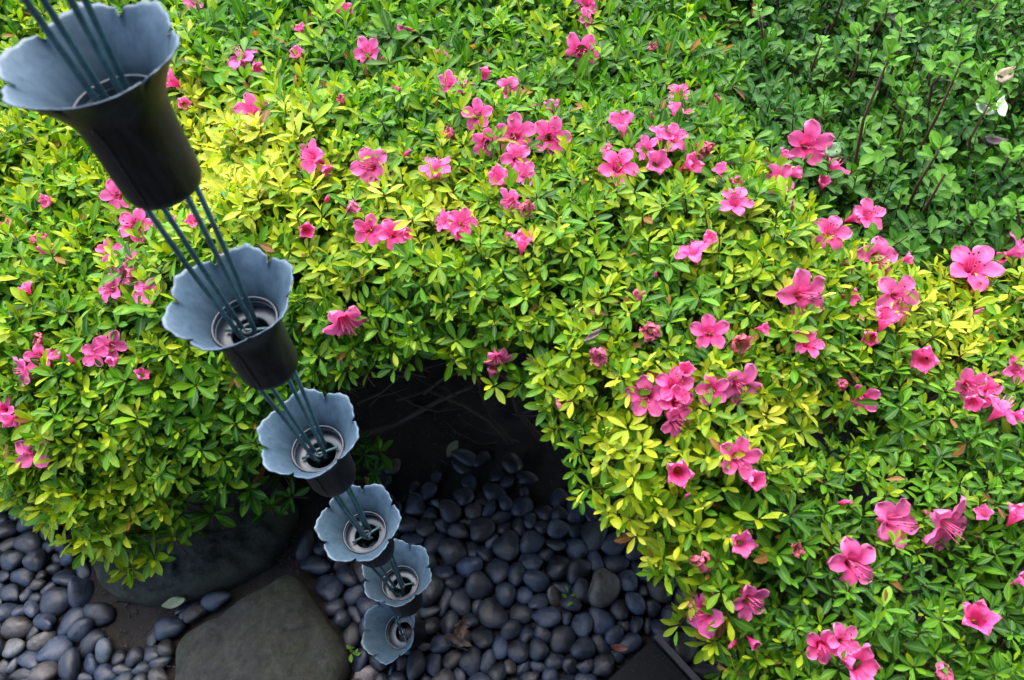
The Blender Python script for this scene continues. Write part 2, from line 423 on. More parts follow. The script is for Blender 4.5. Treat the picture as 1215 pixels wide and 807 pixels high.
FP = np.array([f[6] for f in FLOWERS]); FR = np.array([f[2] / FPX * np.linalg.norm(f[6] - [0, 0, H]) * .5 for f in FLOWERS])


def petals(kind, seed):
    r = np.random.default_rng(seed); V = []; F = []; C = []
    opn = {'o': r.uniform(.9, 1.08), 'h': r.uniform(.5, .8), 'w': r.uniform(.3, .6), 'b': .02}[kind]
    ns, nt = 11, 7
    roll = r.uniform(0, 6.28)
    for p in range(5):
        a0 = p * 2 * math.pi / 5 + r.normal(0, .06); b = len(V); ln = r.uniform(.88, 1.1); ph = r.uniform(0, 6.28, 3); refl = r.uniform(.05, .3)
        for i in range(ns):
            s = i / (ns - 1)
            for j in range(nt):
                t = j / (nt - 1) * 2 - 1
                if s < .35:
                    q = s / .35; rr = .06 + .24 * q ** 1.4; z = .72 * q; ang = t * math.pi / 5
                    x = rr * math.cos(ang); y = rr * math.sin(ang); u = 0
                else:
                    u = (s - .35) / .65
                    hw = np.interp(u, [0, .25, .55, .8, .93, 1], [.19, .30, .355, .29, .17, .02])
                    if kind == 'b': hw *= .8 * (1 - .75 * u)
                    rr = .27 + ln * .73 * u * opn - (.25 * u if kind == 'b' else 0)
                    z = .72 + u * (.26 + .62 * (1 - opn)) - refl * u * u * opn
                    x = rr; y = t * hw * (1 if opn > .7 else .85)
                    z += .16 * t * t * (1 - .4 * u) * opn + (.11 * u * math.sin(8 * t + ph[0]) * abs(t) + .05 * u * math.sin(11 * u + 5 * t + ph[2])) + .07 * u * math.sin(5 * u + ph[1])
                    y += .05 * u * math.sin(4 * u + ph[2]) * opn
                    x -= .10 * t * t * (1 - u) * .6
                    if opn < .7: x -= .22 * t * t * u
                    if u > .9: x += (-.04 if abs(t) < .2 else 0)
                if kind == 'w':
                    z *= .75; x += .12 * math.sin(9 * s + ph[0]); y += .12 * math.sin(8 * s + 3 * t + ph[1]); z += .1 * math.sin(7 * t + ph[2])
                c, sn = math.cos(a0 + roll), math.sin(a0 + roll)
                V.append((c * x - sn * y, sn * x + c * y, z))
                deep = np.array([.66, .015, .14]); mid = np.array([.89, .085, .33]); edge = np.array([.94, .36, .60])
                col = deep + (mid - deep) * min(1, max(0, s - .15) / .4)
                col = col + (edge - col) * max(0, u - .25) * .9 * (.45 + .55 * abs(t))
                if abs(t) < .1 and u > 0: col = col * np.array([.96, .72, .85])
                if s < .2: col = col * .6 + np.array([.55, .06, .04]) * .4
                if kind == 'w': col = np.array([.50, .10, .09]) + (np.array([.68, .20, .24]) - np.array([.50, .10, .09])) * s
                C.append((*col, 1.0 if (p == 0 and .15 < u < .75 and abs(t) < .8) else 0.0))
        for i in range(ns - 1):
            for j in range(nt - 1):
                k = b + i * nt + j; F.append((k, k + 1, k + nt + 1, k + nt))
    V = np.array(V); V[:, 2] -= .75
    return mesh_np('flower', V, F, M_petal, col=C, data_only=True)


def stamen_mesh(seed):
    r = np.random.default_rng(seed); b = MB()
    for i in range(6):
        a = r.uniform(0, 6.28); q = r.uniform(.12, .34); L_ = r.uniform(.40, .75)
        pts = [(.05 * math.cos(a), .05 * math.sin(a), -.6), (q * .5 * math.cos(a), q * .5 * math.sin(a), -.1), (q * math.cos(a) + .1, q * math.sin(a), L_)]
        b.tube(pts, [.020, .017, .014], 5)
        e = np.array(pts[-1]); b.tube([e - [0, 0, .03], e + [0.02, 0, .04]], [.042, .034], 5, mi=1)
    return b.data('stamens', [M_stamen, M_anther])


FM = {'o': [petals('o', i) for i in range(9)], 'h': [petals('h', 20 + i) for i in range(6)], 'w': [petals('w', 40 + i) for i in range(5)], 'b': [petals('b', 60 + i) for i in range(3)]}
SM = [stamen_mesh(i) for i in range(4)]
for i, (x, y, w, k, ax, ay, p, o) in enumerate(FLOWERS):
    az = -math.sqrt(max(.05, 1 - ax * ax - ay * ay)); f = nrm(M @ np.array([ax, ay, az]))
    rad = FR[i] * {'o': .99, 'h': 1.08, 'w': 1.2, 'b': 1.1}[k]
    rad = min(rad, .05)
    fl = link('flower', random.choice(FM[k]))
    q = Vector(f).to_track_quat('Z', 'Y') @ Vector((0, 0, 1)).rotation_difference(Vector((0, 0, 1)))
    fl.rotation_mode = 'QUATERNION'; fl.rotation_quaternion = q
    fl.rotation_quaternion = q @ __import__('mathutils').Quaternion((0, 0, 1), random.uniform(0, 6.28))
    fl.scale = (rad, rad, rad); fl.location = p; child_of(PLANTS[o], fl)
    if k == 'w': fl['label'] = 'wilted salmon pink blossom'
    if k == 'b': fl['label'] = 'closed pink flower bud'
    if k == 'o' and w > 30:
        st = link('stamens', random.choice(SM), fl)

# ------------------------------------------------------------------ foliage
YEL = np.array([(290, 190, 1.0), (230, 170, .85), (100, 170, .55), (60, 60, .45), (400, 240, .7), (520, 260, .75), (300, 60, .12), (450, 40, .15), (600, 30, .3), (620, 90, .2),
                (760, 50, .12), (800, 90, .08), (450, 130, .3), (700, 230, .5), (850, 230, .3), (150, 280, .5), (60, 330, .35), (180, 420, .45), (60, 480, .45), (150, 560, .6), (160, 640, .7),
                (250, 520, .4), (300, 470, .35), (290, 590, .15), (400, 420, .35), (480, 400, .25), (600, 330, .4), (600, 410, .42), (720, 380, .4), (800, 340, .3), (850, 300, .6), (700, 440, .6), (720, 520, .62), (830, 500, .72),
                (900, 500, .75), (780, 620, .7), (850, 620, .5), (830, 760, .65), (960, 420, .45), (1010, 330, .6), (1080, 290, .55), (1120, 390, .85), (1180, 400, .55), (1050, 450, .3), (1000, 540, .25), (960, 620, .15),
                (1100, 540, .2), (1180, 560, .12), (950, 700, .12), (1060, 720, .1), (1150, 660, .25), (1180, 780, .3), (1040, 660, .35), (900, 780, .5), (980, 240, .5), (920, 160, .3), (900, 60, .05), (1100, 800, .2)])


def yellowness(P):
    q = proj(P); d2 = ((q[:, None, :] - YEL[None, :, :2]) ** 2).sum(-1) + 900
    w = 1 / d2 ** 1.6; return (w * YEL[:, 2]).sum(1) / w.sum(1)


ROWS5 = (np.array([0, .22, .48, .74, .92, 1.0]), np.array([.10, .50, .92, .86, .42, .03]))
ROWS3 = (np.array([0, .5, 1.0]), np.array([.15, 1.0, .06]))


def leaves(Pb, D, Nn, Ln, Wd, curl, colr, rows):
    """all leaves of one plant as arrays: base, axis, normal, length, half width, curl, colour"""
    t, w = rows; n = len(Pb); Sd = np.cross(D, Nn); m = len(t)
    V = np.zeros((n, m, 3, 3)); C = np.ones((n, m, 3, 4))
    for j, s in enumerate((-1, 0, 1)):
        off = Wd[:, None] * w[None]
        V[:, :, j] = Pb[:, None] + D[:, None] * (Ln[:, None] * t)[..., None] + Sd[:, None] * (off * s)[..., None] \
            + Nn[:, None] * (off * abs(s) * .38 - curl[:, None] * Ln[:, None] * t ** 2)[..., None]
        C[:, :, j, :3] = colr[:, None]; C[:, :, j, 3] = 1 if s == 0 else 0
    k = np.arange(m * 3).reshape(m, 3)
    f = np.stack([k[:-1, :-1], k[:-1, 1:], k[1:, 1:], k[1:, :-1]], -1).reshape(-1, 4)
    F = (f[None] + (np.arange(n) * m * 3)[:, None, None]).reshape(-1, 4)
    return V.reshape(-1, 3), F, C.reshape(-1, 4)


C_OLD = np.array([.012, .078, .006]); C_MID = np.array([.075, .225, .005]); C_YEL = np.array([.36, .40, .010]); C_PALE = np.array([.52, .50, .07])


def tint(y):
    y = np.clip(y, 0, 1.15)[:, None]
    a = np.where(y < .5, C_OLD + (C_MID - C_OLD) * (y / .5), C_MID + (C_YEL - C_MID) * ((y - .5) / .5))
    return np.where(y > 1, C_YEL + (C_PALE - C_YEL) * ((y - 1) / .15), a)


def grad_normal(x, y):
    e = .012; zx = (surf_lu(x + e, y)[0] - surf_lu(x - e, y)[0]) / (2 * e); zy = (surf_lu(x, y + e)[0] - surf_lu(x, y - e)[0]) / (2 * e)
    g = np.hypot(zx, zy); k = np.minimum(1, 2.5 / np.maximum(g, 1e-6)); return nrm(np.stack([-zx * k, -zy * k, np.ones_like(zx)], -1))


def perp(A):
    h = np.where(np.abs(A[:, 2:3]) < .9, np.array([[0, 0, 1.]]), np.array([[1., 0, 0]])); U = nrm(np.cross(A, h)); return U, np.cross(A, U)


def rosettes(depth, spacing, side_boost=True):
    """points over the hedge, denser where the surface is steep so the density on the surface is even"""
    x = np.arange(-2.2, 1.9, spacing); y = np.arange(.05, 3.1, spacing); X, Y = np.meshgrid(x, y)
    out = []
    for rep in range(4):
        xx = (X + rng.uniform(-.5, .5, X.shape) * spacing).ravel(); yy = (Y + rng.uniform(-.5, .5, X.shape) * spacing).ravel()
        z, o = surf_lu(xx, yy); ok = z > 0; n = grad_normal(xx, yy); area = 1 / np.maximum(n[:, 2], .25)
        keep = ok & (rng.random(len(xx)) < np.clip(area - rep, 0, 1))
        xx, yy, z, o, n = xx[keep], yy[keep], z[keep], o[keep], n[keep]
        if rep: z = z - 0
        P = np.stack([xx, yy, z], -1) - n * (depth + rng.normal(0, .012, len(xx)).clip(-.03, .03))[:, None]
        out.append((P, n, o))
    P = np.vstack([q[0] for q in out]); n = np.vstack([q[1] for q in out]); o = np.concatenate([q[2] for q in out])
    k = P[:, 2] > .06; return P[k], n[k], o[k]


LEAF = {k: [] for k in KEYS}; TWIG = {k: [] for k in KEYS}


def flower_clear(P, r=.75):
    d = np.linalg.norm(P[:, None, :] - FP[None], axis=-1)
    return (d > FR[None] * r).all(1)


def add_rosettes(P, n, o, rows, old, size=1.0, upw=.55, clear=.55):
    if clear:
        k = flower_clear(P, clear); P, n, o = P[k], n[k], o[k]
    A = nrm(n * .75 + np.array([0, 0, upw]) + rng.normal(0, .30, P.shape)); U, Wv = perp(A)
    q = proj(P); vis = (q[:, 0] > -260) & (q[:, 0] < 1475) & (q[:, 1] > -200) & (q[:, 1] < 1010)
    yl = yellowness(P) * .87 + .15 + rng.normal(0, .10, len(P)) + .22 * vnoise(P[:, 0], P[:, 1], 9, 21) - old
    dist = np.linalg.norm(P - [0, 0, H], axis=1)
    sz = rng.uniform(.78, 1.25, len(P)) * size * .9 * np.clip(dist / 1.2, .86, 1.45) * (1 + .05 * (yl < .3))
    for key in KEYS:
        if key == 'shrub': continue
        s = o == KEYS.index(key); m = s.sum()
        if not m: continue
        Pk, Ak, Uk, Wk, yk, zk = P[s], A[s], U[s], Wv[s], yl[s], sz[s] * {'right': .80, 'mid': .97, 'left': .95, 'back': 1.0}[key]
        ph = rng.uniform(0, 6.28, m)
        for i in range(9):
            inner = i >= 5
            has = rng.random(m) < (1 if i < 5 else (.85, .85, .7, .5)[i - 5])
            az = ph + (i * 2.39996) + rng.normal(0, .22, m)
            el = np.radians(rng.uniform(38, 72, m) if inner else rng.uniform(2, 34, m))
            rad = Uk * np.cos(az)[:, None] + Wk * np.sin(az)[:, None]
            D = rad * np.cos(el)[:, None] + Ak * np.sin(el)[:, None]; Nn = -rad * np.sin(el)[:, None] + Ak * np.cos(el)[:, None]
            tw = rng.normal(0, .25, m)[:, None]; Nn = nrm(Nn + np.cross(D, Nn) * tw)
            Ln = zk * (rng.uniform(.017, .025, m) if inner else rng.uniform(.026, .037, m))
            Wd = Ln * rng.uniform(.158, .215, m); cu = rng.uniform(-.02, .20, m)
            yy = yk + (.20 if inner else 0) + rng.normal(0, .12, m) - (rng.random(m) < .2) * .38
            cc = tint(yy) * rng.uniform(.8, 1.2, m)[:, None]
            br = rng.random(m) < .012; cc[br] = np.array([.24, .10, .03]) * rng.uniform(.5, 1.3, (br.sum(), 1))
            b = Pk - Ak * (.010 * zk * (0 if inner else 1) - .002 * i * .5)[:, None] + rad * .002
            LEAF[key].append(tuple(v[has] for v in (b, D, Nn, Ln, Wd, cu, cc)) + (rows,))
        v = s & vis
        for p, a_ in zip(P[v], A[v]): TWIG[key].append((p, p - a_ * .06 - np.array([0, 0, .025])))


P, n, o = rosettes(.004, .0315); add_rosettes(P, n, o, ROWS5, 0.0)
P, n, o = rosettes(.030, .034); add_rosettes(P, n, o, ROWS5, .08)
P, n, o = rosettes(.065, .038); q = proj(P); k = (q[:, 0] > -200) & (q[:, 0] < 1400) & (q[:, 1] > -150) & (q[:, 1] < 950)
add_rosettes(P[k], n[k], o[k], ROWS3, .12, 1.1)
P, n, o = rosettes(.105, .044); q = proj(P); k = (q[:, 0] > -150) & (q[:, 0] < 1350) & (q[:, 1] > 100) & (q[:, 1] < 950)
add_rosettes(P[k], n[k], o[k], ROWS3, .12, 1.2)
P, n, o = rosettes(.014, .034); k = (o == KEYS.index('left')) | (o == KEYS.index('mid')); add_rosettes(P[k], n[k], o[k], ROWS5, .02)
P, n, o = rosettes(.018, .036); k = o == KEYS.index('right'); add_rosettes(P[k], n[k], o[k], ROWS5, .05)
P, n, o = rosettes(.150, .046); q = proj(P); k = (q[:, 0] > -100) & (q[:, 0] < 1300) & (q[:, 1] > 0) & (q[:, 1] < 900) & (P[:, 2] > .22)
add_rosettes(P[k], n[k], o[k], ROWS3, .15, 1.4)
# low sprigs in the hollow beside the third cup
lp = np.array([at(x, y, z) for x, y, z in ((432, 540, .16), (445, 560, .12), (425, 520, .2), (450, 535, .15), (415, 565, .12), (440, 580, .08), (345, 590, .2), (335, 560, .22), (320, 600, .16))])
add_rosettes(lp, np.tile([0, -.3, 1.], (len(lp), 1)), np.zeros(len(lp), int), ROWS5, .35, .85, clear=0)

# small leaved shrub: short sprays of opposite oval leaves
def spray(P, A, nn, length, size, ycol, key='shrub', step=.012):
    U, Wv = perp(A); m = len(P)
    for i in range(nn):
        t = (i + .5) / nn
        for sgn in (0, 1):
            az = i * 1.57 + sgn * math.pi + rng.normal(0, .25, m); el = np.radians(rng.uniform(5, 40, m) + (25 if i == nn - 1 else 0))
            rad = U * np.cos(az)[:, None] + Wv * np.sin(az)[:, None]; D = rad * np.cos(el)[:, None] + A * np.sin(el)[:, None]; Nn = -rad * np.sin(el)[:, None] + A * np.cos(el)[:, None]
            Nn = nrm(Nn + rng.normal(0, .2, Nn.shape)); D = nrm(D - Nn * (D * Nn).sum(-1, keepdims=True))
            Ln = size * rng.uniform(.021, .032, m) * (1 if i < nn - 1 else .7); Wd = Ln * rng.uniform(.23, .29, m)
            cc = np.clip(ycol[:, None] + .2 * (i == nn - 1), 0, 1)
            cc = np.array([.010, .078, .010]) + (np.array([.072, .215, .012]) - np.array([.010, .078, .010])) * cc
            LEAF[key].append((P + A * (length * t)[:, None], D, Nn, Ln, Wd, rng.uniform(-.05, .2, m), cc * rng.uniform(.8, 1.2, (m, 1)), ROWS5))


for dep, spc in ((.0, .034), (.03, .036), (.07, .04)):
    P, n, o = rosettes(dep, spc); s = o == KEYS.index('shrub'); P, n = P[s], n[s]
    q = proj(P); k = (q[:, 1] > -180) & (q[:, 0] < 1450); P, n = P[k], n[k]
    P[:, 2] -= .03 + .06 * rng.random(len(P)) * (rng.random(len(P)) < .5)
    A = nrm(n + np.array([.1, 0, .5]) + rng.normal(0, .45, P.shape))
    spray(P, A, 4, rng.uniform(.03, .055, len(P)), 1.08, np.clip(rng.normal(.25, .24, len(P)), 0, 1))
    for p, a_ in zip(P, A): TWIG['shrub'].append((p + a_ * .05, p - a_ * .02 - np.array([0, 0, .03])))

SHOOTS = [(1010, 217, 1057, 63), (1025, 240, 1045, 170), (1080, 200, 1141, 73), (1099, 147, 1129, 75), (1070, 264, 1117, 174), (1089, 264, 1121, 207), (1080, 134, 1107, 63),
          (1030, 53, 1054, 3), (1161, 53, 1184, 3), (912, 82, 900, 7), (1138, 289, 1160, 258), (1160, 148, 1190, 90), (985, 40, 1010, -30), (1150, 200, 1175, 120), (1060, 180, 1080, 110), (1180, 240, 1200, 180), (1120, 120, 1140, 40), (960, 110, 975, 50), (1000, 120, 1020, 40), (1190, 300, 1205, 240), (1050, 110, 1070, 30)]
for bx, by, tx, ty in SHOOTS:
    p0, _ = hit(bx, by, -.04)
    if p0 is None: continue
    d = ray(tx, ty); best = None
    for t in np.arange(.8, 3, .01):
        p = np.array([0, 0, H]) + d * t
        c = np.hypot(*(p - p0)[:2]) + (0 if p[2] - p0[2] > .04 else 1)
        if best is None or c < best[0]: best = (c, p)
    p1 = best[1]; m_ = (p0 + p1) / 2 + rng.normal(0, .008, 3)
    b = MB(); b.tube([p0 - [0, 0, .12], p0, m_, p1], [.0034, .003, .0025, .0016], 7)
    child_of(PLANTS['shrub'], b.build('shoot', M_shoot))
    ax = nrm(p1 - p0)[None]; Ls = np.linalg.norm(p1 - p0)
    spray((p1 - ax[0] * .04)[None], ax, 4, np.array([.045]), 1.15, np.array([1.0]))
    spray((p1 - ax[0] * .01)[None], ax, 2, np.array([.016]), .95, np.array([1.0]))
    for t in np.arange(.15, .8, .055 / max(Ls, .06)):
        if rng.random() < .5: spray((p0 + (p1 - p0) * t)[None], ax, 1, np.array([.0]), .7, np.array([.45]))

for key in KEYS:
    for rows in (ROWS5, ROWS3): pass
    VV = []; FF = []; CC = []; base = 0
    for rows in (ROWS5, ROWS3):
        g = [l for l in LEAF[key] if l[7] is rows]
        if not g: continue
        arr = [np.concatenate([l[i] for l in g]) for i in range(7)]
        V, F, C = leaves(*arr, rows); VV.append(V); FF.append(F + base); CC.append(C); base += len(V)
    pl = PLANTS[key]
    fo = mesh_np('foliage', np.vstack(VV) - np.array(pl.location), np.vstack(FF), M_leaf2 if key == 'shrub' else M_leaf, pl, col=np.vstack(CC))
    # twigs: three sided needles, one mesh
    T = TWIG[key]
    if T:
        a_ = np.array([t[0] for t in T]); b_ = np.array([t[1] for t in T]); A = nrm(a_ - b_); U, Wv = perp(A); VV = []
        for e, r in ((a_, .0009), (b_, .0017)):
            for k in range(3): VV.append(e + r * (U * math.cos(k * 2.094) + Wv * math.sin(k * 2.094)))
        V = np.stack(VV, 1).reshape(-1, 3); f = np.array([(0, 1, 4, 3), (1, 2, 5, 4), (2, 0, 3, 5)])
        mesh_np('twigs', V - np.array(pl.location), (f[None] + (np.arange(len(T)) * 6)[:, None, None]).reshape(-1, 4), M_shoot, pl)

# bare branches seen in the hollow under the arch
BR = [[(606, 528, .03), (580, 496, .14), (548, 483, .19), (504, 467, .25), (470, 470, .27)], [(427, 512, .12), (470, 500, .15), (517, 478, .2), (560, 455, .3)], [(580, 496, .14), (572, 470, .22), (565, 440, .36)],
      [(548, 483, .19), (520, 490, .2), (490, 480, .24), (460, 462, .3)], [(640, 520, .03), (615, 490, .16), (600, 450, .34)], [(615, 490, .16), (640, 480, .25), (660, 470, .36)],
      [(504, 467, .25), (520, 452, .3), (540, 440, .36)], [(400, 520, .05), (405, 480, .2), (400, 440, .35)]]
for _ in range(16):
    x0, y0 = random.uniform(400, 660), random.uniform(440, 530); z0 = random.uniform(.12, .4); dx = random.choice((-1, 1)) * random.uniform(30, 80)
    BR.append([(x0, y0, z0), (x0 + dx * .35, y0 - random.uniform(2, 14), z0 + .03), (x0 + dx * .7, y0 - random.uniform(6, 22), z0 + .06), (x0 + dx, y0 - random.uniform(14, 40), z0 + .11)])
for i, pts in enumerate(BR):
    b = MB(); r0 = .0075 if i in (0, 1, 4) else (.0035 if i < 8 else .0018)
    b.tube([at(*p) + rng.normal(0, .004, 3) for p in pts], np.linspace(r0, r0 * .35, len(pts)), 8)
    child_of(PLANTS['mid'], b.build('branch', M_bark))
for key, n_ in (('left', 5), ('right', 5), ('back', 4)):
    pl = PLANTS[key]; c0 = np.array(pl.location)
    for i in range(n_):
        a = i * 6.28 / n_ + .4; b = MB(); r0 = .009
        e = c0 + [.28 * math.cos(a), .22 * math.sin(a), 0]; zt = surf_lu(e[0], e[1])[0]; zt = zt - .08 if zt > .2 else .2
        b.tube([c0 + [0, 0, -.02], c0 + [.06 * math.cos(a), .05 * math.sin(a), .12], c0 + [.17 * math.cos(a), .13 * math.sin(a), .25], [e[0], e[1], zt]], [r0, .008, .006, .003], 8)
        child_of(pl, b.build('branch', M_bark))

# ------------------------------------------------------------------ stepping stones
def slab(name, outline, z, thick, label, seed, bulge=.012):
    c0 = np.mean(outline, 0); n = 132; ol = np.array(outline)
    per = np.vstack([ol, ol[:1]]); seg = np.r_[0, np.cumsum(np.linalg.norm(np.diff(per, axis=0), axis=1))]
    t = np.linspace(0, seg[-1], n, endpoint=False); q = np.stack([np.interp(t, seg, per[:, k]) for k in (0, 1)], -1)
    for _ in range(1): q = .25 * np.roll(q, 1, 0) + .5 * q + .25 * np.roll(q, -1, 0)
    V = []; rings = [(t_, -.0 if t_ < .8 else -.02 * ((t_ - .8) / .2) ** 2) for t_ in np.linspace(.04, .97, 30)] + [(.99, -.028), (1.0, -.04), (.995, -thick * .6), (.97, -thick)]
    rim = np.array([1 + .05 * vnoise(p[0], p[1], 14, seed + 5) + .035 * vnoise(p[0], p[1], 40, seed + 6) for p in q])
    for s, dz in rings:
        for i, p in enumerate(q):
            xy = c0 + (p - c0) * s * (1 + (rim[i] - 1) * s)
            f = lambda k, sd: vnoise(xy[0], xy[1], k, seed + sd)
            zz = z + dz + .024 * f(8, 0) + .016 * f(19, 1) + .009 * f(43, 2) + .005 * f(95, 3) - .016 * max(0, f(12, 4) - .12) * 4 * s + bulge * (1 - s * s)
            V.append((xy[0] - c0[0], xy[1] - c0[1], zz))
    F = [tuple(range(n))]
    for i in range(len(rings) - 1):
        for k in range(n): F.append((i * n + k, (i + 1) * n + k, (i + 1) * n + (k + 1) % n, i * n + (k + 1) % n))
    o = mesh_np(name, V, F, M_stone); o.location = (c0[0], c0[1], 0); tag(o, label, 'stepping stone', 'flat stepping stones'); return q
Z1 = .055
ol1 = [at(x, y, Z1)[:2] for x, y in ((180, 880), (197, 807), (202, 765), (212, 747), (241, 732), (280, 710), (311, 690), (338, 674), (357, 689), (375, 717), (396, 748), (409, 772), (408, 792), (396, 815), (395, 880))]
ol2 = [at(x, y, .065)[:2] for x, y in ((97, 655), (103, 682), (122, 702), (160, 709), (200, 703), (240, 693), (280, 677), (312, 655), (332, 632), (346, 596), (325, 560), (260, 540), (160, 590))]
S1 = slab('stepping_stone', ol1, Z1, .12, 'bare mossy grey flat stone in front, beside the rain chain', 3)
S2 = slab('stepping_stone', ol2, .058, .12, 'dark flat stone half hidden under the left azalea bush', 13, .003)

# ------------------------------------------------------------------ dark stone block with grey edging, lower right
ZB = .075
bc = at(775, 757, ZB); bl = at(700, 826, ZB); br = at(828, 815, ZB)
u1 = nrm(bl[:2] - bc[:2]); u2 = nrm(br[:2] - bc[:2]); blk = empty('stone_block', (bc[0], bc[1], 0))
def prism(pts, z0, z1):
    n = len(pts); V = [(p[0], p[1], z0) for p in pts] + [(p[0], p[1], z1) for p in pts]
    return V, [tuple(range(n))[::-1], tuple(range(n, 2 * n))] + [(i, (i + 1) % n, n + (i + 1) % n, n + i) for i in range(n)]
b = MB(); w_ = .011
if np.cross(u1, u2) < 0: pass
b.add(*prism([u2 * 0 + u1 * .002, u1 * .32, u1 * .32 + u2 * .34, u2 * .34], -.05, ZB)); ob = b.build('block', M_block, blk, smooth=False)
bv = ob.modifiers.new('bevel', 'BEVEL'); bv.width = .003; bv.segments = 2
nrm2 = -u1
b = MB(); b.add(*prism([nrm2 * .001, u2 * .36 + nrm2 * .001, u2 * .36 + nrm2 * w_, nrm2 * w_], -.05, ZB + .004)); b.build('edging', M_strip, blk, smooth=False)
tag(blk, 'black speckled stone block with grey edging strip beside the pebbles', 'stone block')

# ------------------------------------------------------------------ pebbles
def peb_mesh(seed, a, b_, c):
    r = np.random.default_rng(seed); nu, nv = 26, 15; V = []
    e = r.uniform(.85, 1.05); ph = r.uniform(0, 6.28, 6); am = r.uniform(.03, .10, 3); egg = r.uniform(-.16, .16); flat = r.uniform(.8, 1.1)
    for j in range(1, nv):
        th = math.pi * j / nv
        for i in range(nu):
            f = 2 * math.pi * i / nu; st = math.sin(th) ** e
            rad = 1 + am[0] * math.sin(2 * f + ph[0]) * st + am[1] * math.sin(3 * f + ph[1] + th) * st + .5 * am[2] * math.sin(4 * f + ph[2] + 2 * th) * st
            x = st * math.cos(f) * rad; y = st * math.sin(f) * rad * (1 + egg * math.cos(f)); z = math.copysign(abs(math.cos(th)) ** flat, math.cos(th))
            z += .10 * math.sin(2 * f + ph[3]) * st * st + .06 * math.sin(3 * f + ph[4]) * st
            V.append((x * a, y * b_, z * c))
    V = [(0, 0, c)] + V + [(0, 0, -c)]; n = nv - 1; F = [(0, 1 + i, 1 + (i + 1) % nu) for i in range(nu)]
    for j in range(n - 1):
        for i in range(nu): F.append((1 + j * nu + i, 1 + (j + 1) * nu + i, 1 + (j + 1) * nu + (i + 1) % nu, 1 + j * nu + (i + 1) % nu))
    F += [(len(V) - 1, 1 + (n - 1) * nu + (i + 1) % nu, 1 + (n - 1) * nu + i) for i in range(nu)]
    return mesh_np('pebble', V, F, M_peb, data_only=True)


pg = .0045
xs = np.arange(-1.42, .34, pg); ys = np.arange(.10, 1.0, pg); X, Y = np.meshgrid(xs, ys); G = np.stack([X.ravel(), Y.ravel()], -1)
q1 = proj(np.c_[G, np.full(len(G), .02)])
ok = ~inside(G[:, 0], G[:, 1], (S1 - S1.mean(0)) * 1.03 + S1.mean(0)) & ~inside(G[:, 0], G[:, 1], (S2 - S2.mean(0)) * 1.03 + S2.mean(0))
bpoly = np.array([bc[:2] - u1 * .02 - u2 * .015, bc[:2] + u1 * .33 - u2 * .015, bc[:2] + u1 * .33 + u2 * .4, bc[:2] - u1 * .02 + u2 * .4])
ok &= ~inside(G[:, 0], G[:, 1], bpoly)
ok &= (q1[:, 0] > -45) & (q1[:, 1] < 850) & (q1[:, 0] < 900)
# region of the photo that shows pebbles
BED = np.array([(-80, 520), (0, 550), (40, 590), (75, 632), (96, 660), (112, 700), (135, 716), (200, 712), (262, 694), (272, 712), (225, 738), (206, 750), (198, 790), (190, 880), (-80, 880)])
BED2 = np.array([(352, 675), (352, 640), (395, 618), (430, 590), (440, 560), (470, 545), (560, 535), (650, 545), (720, 590), (790, 660), (850, 740), (900, 810), (900, 880), (400, 880), (412, 800), (414, 770), (396, 740), (376, 705)])
in1 = inside(q1[:, 0], q1[:, 1], BED); in2 = inside(q1[:, 0], q1[:, 1], BED2)
# bare soil patches between the pebbles
bare = np.zeros(len(G), bool)
for (x, y, r) in ((150, 745, 26), (118, 706, 14), (185, 715, 22), (362, 690, 14), (225, 705, 10), (430, 765, 10)):
    bare |= ((q1[:, 0] - x) ** 2 + (q1[:, 1] - y) ** 2 < r * r)
ok &= (in1 | in2) & ~bare; G = G[ok]; q1 = q1[ok]
NS = int(len(G) * pg * pg / .00096)
sites = G[rng.choice(len(G), NS, replace=False)]; wts = rng.normal(0, .00019, NS)
for it in range(5):
    best = np.full(len(G), 1e9); lab = np.zeros(len(G), int)
    for c0 in range(0, NS, 40):
        d = ((G[:, None] - sites[None, c0:c0 + 40]) ** 2).sum(-1) - wts[None, c0:c0 + 40]; j = d.argmin(1); v = d[np.arange(len(G)), j]
        w = v < best; best[w] = v[w]; lab[w] = j[w] + c0
    for i in range(NS):
        s = lab == i
        if s.sum() > 3: sites[i] = .6 * G[s].mean(0) + .4 * sites[i] if it < 4 else G[s].mean(0)
SPECIAL = [(650, 705, (8, 4.9, 2.5), 'tan brown pebble lying alone among dark ones in the middle of the bed'), (430, 790, (9.5, 5.2, 3.0), 'rosy brown pebble beside the right edge of the bare flat stone'),
           (718, 700, (5.5, 3.2, 1.6), 'dull brown pebble in the shade near the black stone block'), (12, 762, (6.5, 4.4, 2.5), 'pale tan oval pebble at the left edge'),
           (700, 785, (1.5, 1.55, 1.7), 'big round glossy blue grey pebble touching the black block'), (585, 765, (1.8, 2.0, 2.3), 'large blue grey oval pebble below the brown dry leaf'),
           (115, 765, (4.6, 3.6, 2.4), 'light grey rounded pebble on bare soil left of the front stone'), (470, 720, (3.6, 2.5, 1.7), 'smooth grey pebble right beside the lowest hanging cup')]
pebs = []
for i in range(NS):
    s = lab == i; m = s.sum()
    if m < 14: continue
    g = G[s]; c0 = g.mean(0); ev, evec = np.linalg.eigh(np.cov((g - c0).T)); b_, a = 2 * np.sqrt(ev) * rng.uniform(.95, 1.07)
    if b_ < .008: continue
    qy = proj(np.array([c0[0], c0[1], .02]))
    if qy[0] > 345 and qy[1] < 610 and rng.random() < np.clip((610 - qy[1]) / 70, 0, 1) * .55: continue
    a = min(a, b_ * 1.9)
    pebs.append((c0, a, b_, math.atan2(evec[1, 1], evec[0, 1])))
tk = {}
pp = proj(np.array([[p[0][0], p[0][1], .03] for p in pebs]))
